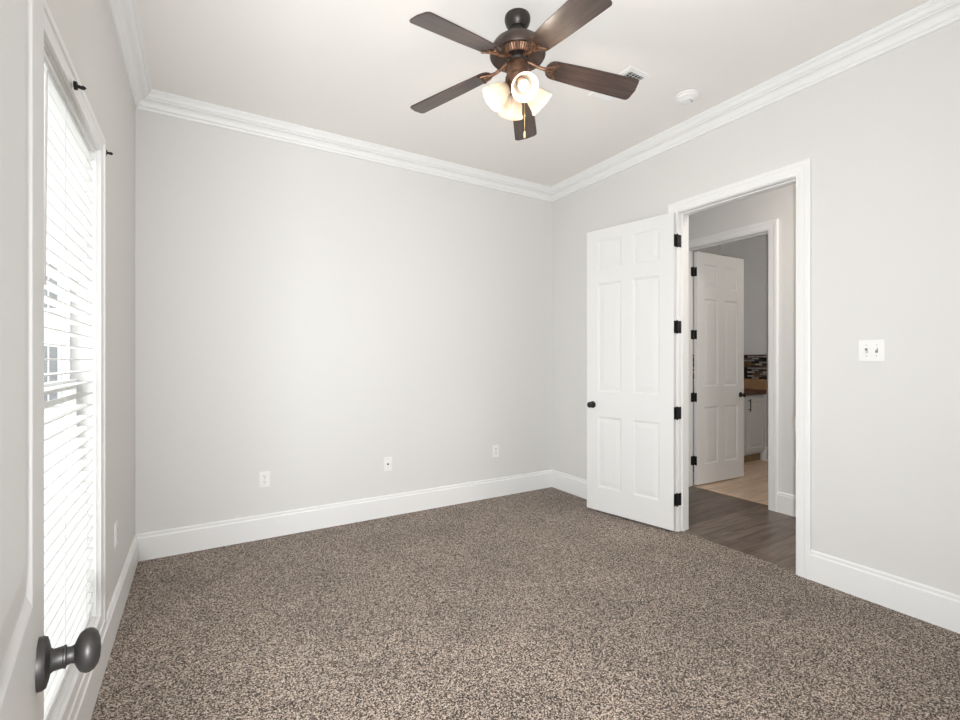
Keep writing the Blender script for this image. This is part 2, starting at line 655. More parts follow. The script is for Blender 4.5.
def casing(name, origin, ax, nrm, a0, a1, z1, z0=0.0, label=None):
    bm = bm_new()
    frame_sweep(bm, CAS, [(a0 + 0.010, z0), (a0 + 0.010, z1 - 0.010), (a1 - 0.010, z1 - 0.010), (a1 - 0.010, z0)], origin, ax, (0, 0, 1), nrm)
    return struct(name, bm, M['trim'], label)


casing('trim_1', (XR, 0, 0), (0, 1, 0), (-1, 0, 0), DY0, DY1, DZ, 0, 'white casing around the bedroom doorway')
casing('trim_2', (XR + WT, 0, 0), (0, 1, 0), (1, 0, 0), DY0, DY1, DZ, -0.006)
casing('trim_3', (HX1, 0, 0), (0, 1, 0), (-1, 0, 0), EY0, EY1, DZ2, -0.006, 'white casing around the second doorway across the hall')
casing('trim_4', (LX0, 0, 0), (0, 1, 0), (1, 0, 0), EY0, EY1, DZ2, -0.006)
casing('trim_5', (0, YF, 0), (1, 0, 0), (0, 1, 0), EX0 - 0.01, EX1, DZ, 0)


def jamb(name, x0, x1, y0, y1, z1, z0, stop_x, label=None):
    bm = bm_new()
    t = 0.010
    box(bm, x0, x1, y0, y0 + t, z0, z1, bevel=0.001)
    box(bm, x0, x1, y1 - t, y1, z0, z1, bevel=0.001)
    box(bm, x0, x1, y0 + t, y1 - t, z1 - t, z1, bevel=0.001)
    s = 0.008
    box(bm, stop_x, stop_x + 0.035, y0 + t, y0 + t + s, z0, z1 - t, bevel=0.002)
    box(bm, stop_x, stop_x + 0.035, y1 - t - s, y1 - t, z0, z1 - t, bevel=0.002)
    box(bm, stop_x, stop_x + 0.035, y0 + t + s, y1 - t - s, z1 - t - s, z1 - t, bevel=0.002)
    return struct(name, bm, M['trim'], label)


jb = jamb('trim_6', XR - 0.001, XR + WT + 0.001, DY0, DY1, DZ, -0.006, XR + 0.038, 'white jamb lining of the bedroom doorway')
bm = bm_new()
box(bm, XR - 0.004, XR + 0.022, DY0 + 0.0095, DY0 + 0.0125, 0.90, 0.962, bevel=0.001)
box(bm, XR - 0.006, XR + 0.008, DY0 + 0.008, DY0 + 0.0165, 0.905, 0.957, bevel=0.001)
obj('strike_plate', bm, M['steel'], jb)
jamb('trim_7', HX1 - 0.001, LX0 + 0.001, EY0, EY1, DZ2, -0.006, LX0 - 0.074, 'white jamb lining of the second doorway')
# entry jamb
bm = bm_new()
box(bm, EX0, EX0 + 0.014, YF - WT, YF, 0, DZ)
box(bm, EX1 - 0.014, EX1, YF - WT, YF, 0, DZ)
box(bm, EX0 + 0.014, EX1 - 0.014, YF - WT, YF, DZ - 0.014, DZ)
struct('trim_8', bm, M['trim'])
# thresholds
bm = bm_new()
box(bm, 4.418, 4.438, EY0 + 0.012, EY1 - 0.012, -0.008, -0.003, bevel=0.001)
struct('trim_9', bm, M['toe'], 'thin wood strip where the two plank floors meet')


# ------------------------------------------------------------------ six-panel doors
DOOR_PANEL = ((0.004, 0.0035), (0.010, 0.0055), (0.013, 0.0088), (0.020, 0.0088), (0.054, 0.0040), (0.057, 0.0035))
SOFT_PANEL = ((0.006, 0.0006), (0.022, 0.0028), (0.028, 0.0029), (0.056, 0.0012), (0.058, 0.0011))


def door_slab(bm, W, H, T, panel):
    """Slab with local x along the width (hinge at 0), y thickness (0..-T), z height; six raised panels on both faces."""
    st = 0.112
    mul = 0.105
    pw = (W - 2 * st - mul) / 2
    xs = [0, st, st + pw, st + pw + mul, W - st, W]
    zs = [0, 0.205, 0.815, 1.03, 1.965, 2.085, 2.335, H]
    for side in (0, 1):
        y0 = 0.0 if side == 0 else -T
        s = -1 if side == 0 else 1

        def V(x, z, d):
            return bm.verts.new((x, y0 + s * d, z))
        grid = [[V(x, z, 0) for z in zs] for x in xs]
        for i in range(5):
            for j in range(7):
                q = (grid[i][j], grid[i + 1][j], grid[i + 1][j + 1], grid[i][j + 1])
                if i in (1, 3) and j in (1, 3, 5):
                    prev = q
                    x0, x1, z0, z1 = xs[i], xs[i + 1], zs[j], zs[j + 1]
                    for ins, dep in panel:
                        ring = (V(x0 + ins, z0 + ins, dep), V(x1 - ins, z0 + ins, dep), V(x1 - ins, z1 - ins, dep), V(x0 + ins, z1 - ins, dep))
                        for k in range(4):
                            bm.faces.new((prev[k], prev[(k + 1) % 4], ring[(k + 1) % 4], ring[k]))
                        prev = ring
                    bm.faces.new(prev)
                else:
                    bm.faces.new(q)
        if side == 0:
            g0 = grid
        else:
            g1 = grid
    # edges of the slab
    n, m = 6, 8
    for i in range(n - 1):
        bm.faces.new((g0[i][0], g0[i + 1][0], g1[i + 1][0], g1[i][0]))
        bm.faces.new((g0[i][m - 1], g0[i + 1][m - 1], g1[i + 1][m - 1], g1[i][m - 1]))
    for j in range(m - 1):
        bm.faces.new((g0[0][j], g0[0][j + 1], g1[0][j + 1], g1[0][j]))
        bm.faces.new((g0[n - 1][j], g0[n - 1][j + 1], g1[n - 1][j + 1], g1[n - 1][j]))


def knob_meshes(parent, x, z, T, m, big=1.0, sides=(1, -1)):
    """Round knobs on both faces; local +y is the first face."""
    for s in sides:
        bm = bm_new()
        base = Matrix.Translation((x, 0 if s > 0 else -T, z)) @ Matrix.Rotation(R(-90) * s, 4, 'X')
        k = big
        pr = [(0, 0.0), (0.0325, 0.0), (0.0325, 0.005), (0.0305, 0.009), (0.022, 0.0115), (0.0155, 0.013), (0.0135, 0.016),
              (0.0135, 0.026), (0.0145, 0.027), (0.0145, 0.029), (0.0115, 0.030), (0.0105, 0.034), (0.0115, 0.038), (0.017, 0.0405),
              (0.0235, 0.044), (0.0272, 0.050), (0.0275, 0.055), (0.0255, 0.060), (0.020, 0.0645), (0.012, 0.067), (0, 0.068)]
        lathe(bm, [(r_ * 0.92, z_ * 0.86) for r_, z_ in pr], 40, base)
        obj('door_knob', bm, m, parent, smooth=True)


def hinge_mesh(bm, along, T):
    """Butt hinge round the pin at the local origin: a leaf on the slab edge, a leaf on the jamb, the knuckle."""
    lathe(bm, [(0, -0.052), (0.0045, -0.051), (0.0065, -0.047), (0.0065, 0.047), (0.0045, 0.051), (0, 0.052)], 12)


def make_door(name, pin, ang, W, H, T, zb, label, knob_z=0.925, hinge_zs=(2.24, 1.577, 0.915, 0.25), flip=1, hinge_mat='bronze', knob_sides=(1, -1), panel=DOOR_PANEL):
    root_bm = bm_new()
    door_slab(root_bm, W, H, T, panel)
    o = struct(name, root_bm, M['door'], label)
    o['category'] = 'door'
    o.location = (pin[0], pin[1], zb)
    o.rotation_euler = (0, 0, ang)
    knob_meshes(o, W - 0.062, knob_z - zb, T, M['bronze'], 1.0, knob_sides)
    bm = bm_new()
    box(bm, W - 0.001, W + 0.0015, -T / 2 - 0.013, -T / 2 + 0.013, knob_z - zb - 0.028, knob_z - zb + 0.028)
    obj('latch_plate', bm, M['steel'], o)
    return o



def slab_box(bm, p0, p1, t, z0, z1):
    """Thin upright plate from p0 to p1 (2-D, world), t thick to the left of its run."""
    a, b = Vector(p0), Vector(p1)
    d = (b - a).normalized()
    n = Vector((-d.y, d.x)) * t
    q = [a, b, b + n, a + n]
    lo = [bm.verts.new((v.x, v.y, z0)) for v in q]
    hi = [bm.verts.new((v.x, v.y, z1)) for v in q]
    bm.faces.new(lo[::-1])
    bm.faces.new(hi)
    for k in range(4):
        bm.faces.new((lo[k], lo[(k + 1) % 4], hi[(k + 1) % 4], hi[k]))


def add_hinges(door, pin, leaves, zs, m):
    """Butt hinges: a knuckle on the pin and flat leaves, drawn in world metres and hung on the door."""
    bpy.context.view_layer.update()
    inv = door.matrix_world.inverted()
    for z in zs:
        bm = bm_new()
        lathe(bm, [(0, -0.053), (0.004, -0.052), (0.0068, -0.048), (0.0068, -0.017), (0.0060, -0.016), (0.0068, -0.015), (0.0068, 0.015), (0.0060, 0.016), (0.0068, 0.017), (0.0068, 0.048), (0.004, 0.052), (0, 0.053)],
              12, Matrix.Translation((pin[0], pin[1], z)))
        for p0, p1, t in leaves:
            slab_box(bm, p0, p1, t, z - 0.047, z + 0.047)
        bmesh.ops.transform(bm, matrix=inv, verts=bm.verts[:])
        obj('hinge', bm, m, door, smooth=True)


T = 0.035
HZ = (2.236, 1.574, 0.912, 0.248)
# bedroom door, swung back against the right wall; its visible face is the local +y one
hx, hy = 3.100, 2.288
fx, fy = 2.943, 3.055
ang = math.atan2(fy - hy, fx - hx)
d2 = make_door('door_2', (hx, hy), ang, math.hypot(fx - hx, fy - hy), 2.432, T, 0.016,
               'white six-panel bedroom door swung back nearly flat against the wall', knob_z=0.93)
dd = Vector((fx - hx, fy - hy)).normalized()
dn = Vector((dd.y, -dd.x))
h0 = Vector((hx, hy))
add_hinges(d2, (3.1385, 2.2840), [(h0 + dn * 0.041 - dd * 0.0012, h0 + dn * 0.003 - dd * 0.0012, 0.0015), ((3.144, 2.2865), (3.188, 2.2865), -0.002)], HZ, M['black'])

# laundry door, open into the far room; its visible face is the local -y one
ang3 = math.atan2(-0.036, 0.80)
d3 = make_door('door_3', (4.478, 3.056), ang3, 0.805, 2.455, T, 0.006, 'white six-panel door standing open in the room beyond the hall', knob_z=0.93)
add_hinges(d3, (4.464, 3.056), [((4.4755, 3.022), (4.4755, 3.054), -0.002), ((4.425, 3.0585), (4.462, 3.0585), -0.002)], (2.25, 1.587, 0.927, 0.26), M['black'])

# entry door at the camera's left; its visible face is the local -y one
edir = Vector((-0.127, 0.992)).normalized()
ew = 0.80
ep = Vector((-0.1723, 0.8099)) - edir * ew + Vector((-edir.y, edir.x)) * T
d1 = make_door('door_1', (ep.x, ep.y), math.atan2(edir.y, edir.x), ew, 2.425, T, 0.016,
               'white panelled door with a dark knob standing open beside the window blind', knob_z=0.957, panel=SOFT_PANEL)

# ------------------------------------------------------------------ window: casing, frame, two sashes, glass
bm = bm_new()
WCAS = [(0.002, 0), (0.002, 0.0125), (0.004, 0.014), (0.044, 0.0155), (0.048, 0.020), (0.069, 0.0205), (0.074, 0.016), (0.074, 0)]
frame_sweep(bm, WCAS, [(WY0, WZ0), (WY0, WZ1), (WY1, WZ1), (WY1, WZ0)], (XL, 0, 0), (0, 1, 0), (0, 0, 1), (1, 0, 0), closed=True)
struct('trim_10', bm, M['trim'], 'white picture-frame casing around the window')
win = None
bm = bm_new()
x0, x1 = XL - 0.10, XL
t = 0.008
box(bm, x0, x1, WY0, WY0 + t, WZ0, WZ1)
box(bm, x0, x1, WY1 - t, WY1, WZ0, WZ1)
box(bm, x0, x1, WY0 + t, WY1 - t, WZ1 - t, WZ1)
box(bm, x0, x1, WY0 + t, WY1 - t, WZ0, WZ0 + t)
win = struct('window_1', bm, M['trim'], 'double-hung window behind the white blind')
zm = (WZ0 + WZ1) / 2
for (xa, za, zb) in ((XL - 0.088, zm - 0.02, WZ1 - t), (XL - 0.067, WZ0 + t, zm + 0.02)):
    bm = bm_new()
    ya, yb = WY0 + t, WY1 - t
    s = 0.036
    box(bm, xa - 0.010, xa + 0.010, ya, ya + s, za, zb)
    box(bm, xa - 0.010, xa + 0.010, yb - s, yb, za, zb)
    box(bm, xa - 0.010, xa + 0.010, ya + s, yb - s, za, za + s)
    box(bm, xa - 0.010, xa + 0.010, ya + s, yb - s, zb - s, zb)
    sash = obj('sash', bm, M['trim'], win)
    bm = bm_new()
    box(bm, xa - 0.0015, xa + 0.0015, ya + s, yb - s, za + s, zb - s)
    obj('pane', bm, M['glass'], sash)

# blind
bl = empty('window_blind', (XL, 0, WZ0))
tag(bl, 'white slatted blind hanging inside the tall window', 'blind')
BY0, BY1 = WY0 + 0.020, WY1 - 0.038
bm = bm_new()
box(bm, -0.062, -0.012, BY0, BY1, WZ1 - t - 0.016 - WZ0, WZ1 - t - WZ0 - 0.001)
obj('headrail', bm, M['blind'], bl)
bm = bm_new()
box(bm, -0.0105, -0.003, BY0 - 0.003, BY1 + 0.003, WZ1 - t - 0.018 - WZ0, WZ1 - t - WZ0 - 0.002, bevel=0.002)
box(bm, -0.040, -0.0105, BY1 - 0.003, BY1 + 0.003, WZ1 - t - 0.018 - WZ0, WZ1 - t - WZ0 - 0.002, bevel=0.001)
box(bm, -0.040, -0.0105, BY0 - 0.003, BY0 + 0.003, WZ1 - t - 0.018 - WZ0, WZ1 - t - WZ0 - 0.002, bevel=0.0008)
obj('valance', bm, M['blind'], bl)
pitch = 0.0445
nsl = int((WZ1 - WZ0 - t - 0.020 - 0.062 - t) / pitch) + 1
slat_mesh = None
for k in range(nsl):
    z = 0.062 + t + k * pitch
    if slat_mesh is None:
        bm = bm_new()
        # slightly crowned slat
        n = 6
        W2 = 0.025
        top = []
        for q in range(n + 1):
            u = -W2 + 2 * W2 * q / n
            top.append((u, 0.0018 * (1 - (u / W2) ** 2)))
        prof = [(u, h + 0.0014) for u, h in top] + [(u, h - 0.0014) for u, h in reversed(top)]
        a = [bm.verts.new((u, BY0, h)) for u, h in prof]
        b = [bm.verts.new((u, BY1, h)) for u, h in prof]
        for i in range(len(prof)):
            j = (i + 1) % len(prof)
            bm.faces.new((a[i], a[j], b[j], b[i]))
        bm.faces.new(a[::-1])
        bm.faces.new(b)
        o = obj('slat', bm, M['blind'], bl)
        slat_mesh = o
    else:
        o = slat_mesh.copy()
        COL.objects.link(o)
        o.parent = bl
    o.location = (-0.030, 0, z)
    o.rotation_euler = (0, R(SLAT_TILT), 0)
bm = bm_new()
box(bm, -0.062, -0.012, BY0, BY1, t + 0.004, t + 0.024, bevel=0.003)
obj('bottom_rail', bm, M['blind'], bl)
for y in (BY0 + 0.14, (BY0 + BY1) / 2, BY1 - 0.14):
    bm = bm_new()
    for xx in (-0.0035, -0.0565):
        tube(bm, [(xx, y, t + 0.02), (xx, y, WZ1 - WZ0 - t - 0.05)], 0.0009, 6)
    obj('ladder_cord', bm, M['cord'], bl)
bm = bm_new()
wy = 1.685
tube(bm, [(0.000, wy, WZ1 - WZ0 - 0.055), (0.006, wy, WZ1 - WZ0 - 0.070), (0.004, wy, WZ1 - WZ0 - 0.085)], 0.003, 8)
tube(bm, [(0.004, wy, WZ1 - WZ0 - 0.085), (0.004, wy - 0.02, 1.54 - WZ0), (0.004, wy - 0.02, 1.52 - WZ0)], [0.0042, 0.0042, 0.006], 8)
obj('tilt_wand', bm, M['blind'], bl, smooth=True)

# ------------------------------------------------------------------ curtain rod brackets
def bracket(name, loc, label):
    o = empty(name, loc)
    tag(o, label, 'curtain bracket', 'black curtain rod brackets above the window')
    bm = bm_new()
    lathe(bm, [(0, 0), (0.013, 0), (0.013, 0.007), (0.010, 0.009), (0, 0.009)], 16, Matrix.Rotation(R(90), 4, 'Y'))
    obj('wall_plate', bm, M['black'], o, smooth=True)
    bm = bm_new()
    tube(bm, [(0.004, 0, 0), (0.012, 0, -0.001), (0.021, 0, -0.002)], 0.0052, 10)
    tube(bm, [(0.017, 0, -0.002), (0.023, 0, -0.003), (0.026, 0, 0.002)], 0.0058, 10)
    obj('hook_arm', bm, M['black'], o, smooth=True)
    return o


bracket('curtain_bracket', (XL + 0.0195, 1.925, 2.188), 'black curtain rod bracket on the window head casing, beside the blind valance')
bracket('curtain_bracket', (XL, 2.625, 2.240), 'black curtain rod bracket on bare wall at the top corner of the window casing')


# ------------------------------------------------------------------ outlets, jack plate, switch
def plate_bm(w_, h_, d=0.0055):
    bm = bm_new()
    box(bm, -w_ / 2, w_ / 2, -d, 0, -h_ / 2, h_ / 2, bevel=0.0022)
    return bm


def screw(parent, x, z, y=-0.0055):
    bm = bm_new()
    lathe(bm, [(0, 0), (0.0034, 0), (0.0030, 0.0012), (0, 0.0014)], 12, Matrix.Translation((x, y, z)) @ Matrix.Rotation(R(90), 4, 'X'))
    obj('screw', bm, M['steel'], parent)


def make_outlet(name, loc, rz, label, group):
    o = empty(name, loc, (0, 0, rz))
    tag(o, label, 'outlet', group)
    obj('cover_plate', plate_bm(0.072, 0.117), M['plastic'], o)
    for dz in (0.0195, -0.0195):
        bm = bm_new()
        lathe(bm, [(0, 0), (0.0172, 0), (0.0165, 0.0022), (0, 0.0024)], 24, Matrix.Translation((0, -0.0052, dz)) @ Matrix.Rotation(R(90), 4, 'X'))
        rc = obj('receptacle', bm, M['plastic'], o)
        bm = bm_new()
        box(bm, -0.0078, -0.0048, -0.0082, -0.0070, dz - 0.001, dz + 0.009)
        box(bm, 0.0048, 0.0078, -0.0082, -0.0070, dz - 0.000, dz + 0.008)
        lathe(bm, [(0, 0), (0.0032, 0), (0.0032, 0.0010), (0, 0.0010)], 12, Matrix.Translation((0, -0.0071, dz - 0.0075)) @ Matrix.Rotation(R(90), 4, 'X'))
        obj('slots', bm, M['grey_slot'], rc)
    screw(o, 0, 0)
    return o


make_outlet('power_outlet', (0.416, YB, 0.437), 0, 'white duplex outlet low on the blank wall, the one nearest the window', 'duplex outlets on the blank wall')
make_outlet('power_outlet', (2.455, YB, 0.441), 0, 'white duplex outlet low on the blank wall, nearest the room corner and the open door', 'duplex outlets on the blank wall')
make_outlet('power_outlet', (XL, 2.93, 0.452), R(90), 'white outlet low on the window wall, between the casing and the corner', None)
jp = empty('jack_plate', (1.368, YB, 0.440))
tag(jp, 'white cover plate with one small dark cable jack, between the two outlets', 'wall plate')
obj('cover_plate', plate_bm(0.072, 0.117), M['plastic'], jp)
bm = bm_new()
lathe(bm, [(0, 0), (0.0075, 0), (0.0075, 0.003), (0.0050, 0.004), (0.0050, 0.010), (0, 0.010)], 16, Matrix.Translation((0, -0.0055, 0)) @ Matrix.Rotation(R(90), 4, 'X'))
obj('cable_jack', bm, M['slot'], jp, smooth=True)
screw(jp, 0, 0.042)
screw(jp, 0, -0.042)

sw = empty('light_switch', (XR, 1.084, 1.372), (0, 0, R(-90)))
tag(sw, 'white double toggle light switch on the wall beside the doorway', 'light switch')
obj('cover_plate', plate_bm(0.117, 0.117), M['plastic'], sw)
for dx, up in ((-0.023, -1), (0.023, 1)):
    bm = bm_new()
    box(bm, dx - 0.0058, dx + 0.0058, -0.0062, -0.0050, -0.0125, 0.0125)
    sl = obj('toggle_slot', bm, M['grey_slot'], sw)
    bm = bm_new()
    box(bm, -0.0042, 0.0042, -0.014, 0, -0.0050, 0.0050, bevel=0.001)
    bmesh.ops.transform(bm, matrix=Matrix.Translation((dx, -0.006, 0.003 * up)) @ Matrix.Rotation(R(-28 * up), 4, 'X'), verts=bm.verts[:])
    obj('toggle', bm, M['plastic'], sl)
    screw(sw, dx, 0.030)
    screw(sw, dx, -0.030)

# ------------------------------------------------------------------ ceiling: smoke detector and air vent
sd = empty('smoke_detector', (2.79, 1.955, ZC), (PI, 0, 0))
tag(sd, 'round white smoke detector on the ceiling', 'smoke detector')
bm = bm_new()
lathe(bm, [(0, 0), (0.078, 0), (0.078, 0.008), (0.074, 0.010), (0, 0.010)], 40)
obj('base', bm, M['plastic'], sd, smooth=True)
bm = bm_new()
lathe(bm, [(0.0, 0.0095), (0.068, 0.0095), (0.069, 0.020), (0.066, 0.024), (0.060, 0.0255), (0.058, 0.0235), (0.052, 0.0245), (0.045, 0.034), (0.036, 0.038), (0, 0.040)], 40)
obj('cover', bm, M['plastic'], sd, smooth=True)
bm = bm_new()
for k in range(4):
    a = R(40 + 25 * k)
    box(bm, 0.030 * math.cos(a) - 0.003, 0.030 * math.cos(a) + 0.003, 0.030 * math.sin(a) - 0.003, 0.030 * math.sin(a) + 0.003, 0.036, 0.0395)
obj('sounder_holes', bm, M['grey_slot'], sd)

vx0, vx1, vy0, vy1 = 2.212, 2.402, 1.928, 2.290
cv = empty('ceiling_vent', ((vx0 + vx1) / 2, (vy0 + vy1) / 2, ZC))
tag(cv, 'white rectangular air vent on the ceiling beyond a fan blade', 'vent')
ha, hb = (vx1 - vx0) / 2, (vy1 - vy0) / 2
bm = bm_new()
fr = 0.030
for (a0, a1, b0, b1) in ((-ha, ha, -hb, -hb + fr), (-ha, ha, hb - fr, hb), (-ha, -ha + fr, -hb + fr, hb - fr), (ha - fr, ha, -hb + fr, hb - fr), (-ha + fr, ha - fr, -0.006, 0.006)):
    box(bm, a0, a1, b0, b1, -0.008, 0, bevel=0.001)
obj('frame', bm, M['plastic'], cv)
bm = bm_new()
box(bm, -ha + fr, ha - fr, -hb + fr, hb - fr, -0.0012, -0.0002)
obj('duct_opening', bm, M['slot'], cv)
bm = bm_new()
for half, tilt in ((-1, 1), (1, -1)):
    b0, b1 = (-hb + fr, -0.006) if half < 0 else (0.006, hb - fr)
    n = 8
    for k in range(n):
        yy = b0 + (k + 0.5) * (b1 - b0) / n
        m4 = Matrix.Translation((0, yy, -0.006)) @ Matrix.Rotation(R(52 * tilt), 4, 'X')
        v0 = len(bm.verts)
        fs = box(bm, -ha + fr, ha - fr, -0.006, 0.006, -0.0006, 0.0006)
        bmesh.ops.transform(bm, matrix=m4, verts=list({v for f in fs for v in f.verts}))
for k in range(5):
    xx = -ha + fr + (k + 0.5) * (2 * ha - 2 * fr) / 5
    box(bm, xx - 0.0012, xx + 0.0012, -hb + fr, hb - fr, -0.0035, -0.0012)
obj('louver_slats', bm, M['plastic'], cv)

# ------------------------------------------------------------------ ceiling fan
FX, FY = 1.400, 1.953
fan = empty('ceiling_fan', (FX, FY, ZC))
tag(fan, 'dark bronze five-blade ceiling fan with four lit glass shades', 'ceiling fan')
bm = bm_new()
lathe(bm, [(0, 0), (0.064, 0), (0.066, -0.005), (0.066, -0.020), (0.060, -0.038), (0.050, -0.052), (0.042, -0.060), (0, -0.060)], 40)
obj('canopy', bm, M['fan_black'], fan, smooth=True)
bm = bm_new()
lathe(bm, [(0, -0.056), (0.034, -0.056), (0.038, -0.066), (0.036, -0.090), (0.040, -0.104), (0.052, -0.112), (0, -0.112)], 32)
obj('downrod_collar', bm, M['fan_black'], fan, smooth=True)
bm = bm_new()
lathe(bm, [(0, -0.106), (0.046, -0.106), (0.070, -0.112), (0.100, -0.126), (0.124, -0.146), (0.136, -0.168), (0.143, -0.186), (0.143, -0.199), (0.138, -0.208), (0.126, -0.207), (0.112, -0.196), (0.094, -0.182), (0.082, -0.172), (0, -0.172)], 48)
obj('motor_housing', bm, M['fan_brown'], fan, smooth=True)
bm = bm_new()
lathe(bm, [(0.040, -0.166), (0.086, -0.166), (0.087, -0.172), (0.080, -0.176), (0.066, -0.198), (0.062, -0.202), (0.0, -0.202)], 72, rib=-0.035)
obj('vent_ring', bm, M['copper'], fan, smooth=False)
bm = bm_new()
lathe(bm, [(0, -0.200), (0.052, -0.200), (0.056, -0.206), (0.056, -0.228), (0.048, -0.236), (0, -0.236)], 40)
obj('flywheel', bm, M['fan_black'], fan, smooth=True)
bm = bm_new()
lathe(bm, [(0, -0.234), (0.044, -0.234), (0.052, -0.242), (0.056, -0.254), (0.056, -0.308), (0.062, -0.314), (0.062, -0.332), (0.052, -0.354), (0.040, -0.370), (0.030, -0.385), (0.016, -0.395), (0.010, -0.408), (0, -0.410)], 40)
kit = obj('light_kit', bm, M['copper'], fan, smooth=True)

BZ = -0.228          # blade plane below the ceiling
BR = 0.649
blade_proto = None
for k in range(5):
    a = R(49.35 + 72 * k)
    if blade_proto is None:
        bm = bm_new()
        # outline: narrow rounded root, wide tip with rounded corners; local x out
        pts = []
        r0, r1 = 0.150, BR
        w0, w1 = 0.056, 0.0715
        for q in range(9):                      # rounded root
            t_ = PI / 2 + PI * q / 8
            pts.append((r0 + 0.045 + 0.045 * math.cos(t_), w0 * math.sin(t_)))
        pts.append((r0 + 0.20, -(w0 + 0.007)))
        cr = 0.020
        for q in range(5):
            t_ = -PI / 2 + PI / 2 * q / 4
            pts.append((r1 - 0.008 - cr + cr * math.cos(t_), -w1 + cr + cr * math.sin(t_)))
        pts.append((r1, 0))
        for q in range(5):
            t_ = PI / 2 * q / 4
            pts.append((r1 - 0.008 - cr + cr * math.cos(t_), w1 - cr + cr * math.sin(t_)))
        pts.append((r0 + 0.20, w0 + 0.007))
        lo = [bm.verts.new((x, y, -0.003)) for x, y in pts]
        hi = [bm.verts.new((x, y, 0.003)) for x, y in pts]
        bm.faces.new(lo[::-1])
        bm.faces.new(hi)
        for i in range(len(pts)):
            j = (i + 1) % len(pts)
            bm.faces.new((lo[i], lo[j], hi[j], hi[i]))
        es = [e for e in bm.edges if abs(e.verts[0].co.z - e.verts[1].co.z) < 1e-6]
        bmesh.ops.bevel(bm, geom=es, offset=0.0018, segments=2, affect='EDGES')
        b = obj('blade', bm, M['blade'], fan)
        # iron: arm from the flywheel that drops to the blade root and splits into scrolls
        bm = bm_new()
        tube(bm, [(0.045, 0, 0.012), (0.075, 0, 0.008), (0.105, 0, -0.002), (0.128, 0, -0.006), (0.150, 0, -0.0065)], [0.009, 0.009, 0.008, 0.008, 0.009], 10)
        for s in (-1, 1):
            arc = []
            for q in range(9):
                t_ = q / 8
                arc.append((0.140 + 0.075 * math.sin(t_ * PI * 0.62), s * (0.046 * math.sin(t_ * PI / 2) ** 0.8), -0.0065))
            tube(bm, arc, 0.0048, 8)
            tube(bm, [(0.153, s * 0.004, -0.0065), (0.177, s * 0.020, -0.0065), (0.191, s * 0.012, -0.0065), (0.185, s * 0.003, -0.0065)], 0.0040, 8)
            tube(bm, [(0.191, s * 0.012, -0.0065), (0.201, s * 0.028, -0.0065), (0.207, s * 0.043, -0.0065)], 0.0042, 8)
        tube(bm, [(0.145, 0, -0.0065), (0.205, 0, -0.0065)], [0.006, 0.004], 8)
        for (sx_, sy_) in ((0.205, 0), (0.207, 0.043), (0.207, -0.043)):
            lathe(bm, [(0, -0.006), (0.006, -0.006), (0.006, 0.0), (0, 0.0)], 12, Matrix.Translation((sx_, sy_, -0.0045)))
        ir = obj('blade_iron', bm, M['copper'], b, smooth=True)
        blade_proto = (b, ir)
    else:
        b = blade_proto[0].copy()
        COL.objects.link(b)
        b.parent = fan
        ir = blade_proto[1].copy()
        COL.objects.link(ir)
        ir.parent = b
    b.location = (0, 0, BZ)
    b.rotation_mode = 'XYZ'
    b.rotation_euler = (Matrix.Rotation(a, 4, 'Z') @ Matrix.Rotation(R(8.5), 4, 'Y') @ Matrix.Rotation(R(BLADE_PITCH), 4, 'X')).to_euler()

# four bell shades on curved arms
for k, azd in enumerate((250, 160, 70, 340)):
    a = R(azd)
    tilt = R(SHADE_TILT)
    d = Vector((math.cos(a), math.sin(a), 0))
    axis = (d * math.sin(tilt) + Vector((0, 0, -1)) * math.cos(tilt)).normalized()
    neck = d * 0.055 + Vector((0, 0, -0.362))
    bm = bm_new()
    tube(bm, [d * 0.030 + Vector((0, 0, -0.334)), d * 0.047 + Vector((0, 0, -0.340)), neck], 0.011, 10)
    q = Vector((0, 0, 1)).rotation_difference(axis)
    m4 = Matrix.Translation(neck) @ q.to_matrix().to_4x4()
    lathe(bm, [(0, -0.006), (0.020, -0.006), (0.024, 0.0), (0.025, 0.020), (0.0, 0.020)], 24, m4)
    arm = obj('lamp_arm', bm, M['copper'], fan, smooth=True)
    bm = bm_new()
    outer = [(0.026, 0.006), (0.031, 0.016), (0.042, 0.032), (0.049, 0.050), (0.053, 0.070), (0.057, 0.088), (0.065, 0.104), (0.068, 0.108)]
    inner = [(r_ - 0.003, z_ + 0.001) for r_, z_ in reversed(outer[:-1])]
    lathe(bm, outer + [(0.067, 0.1095)] + inner, 40, m4)
    shade = obj('lamp_shade', bm, M['shade'], fan, smooth=True)
    bm = bm_new()
    lathe(bm, [(0, 0.018), (0.012, 0.018), (0.013, 0.040), (0.020, 0.056), (0.027, 0.072), (0.027, 0.084), (0.020, 0.098), (0.010, 0.105), (0, 0.106)], 24, m4)
    bb = obj('bulb', bm, M['bulb'], shade, smooth=True)
    ld = bpy.data.lights.new('bulb_light', 'POINT')
    ld.energy = BULB_W
    ld.color = (1.0, 0.88, 0.74)
    ld.shadow_soft_size = 0.028
    lo_ = bpy.data.objects.new('bulb_light', ld)
    COL.objects.link(lo_)
    lo_.parent = fan
    lo_.location = neck + axis * 0.108

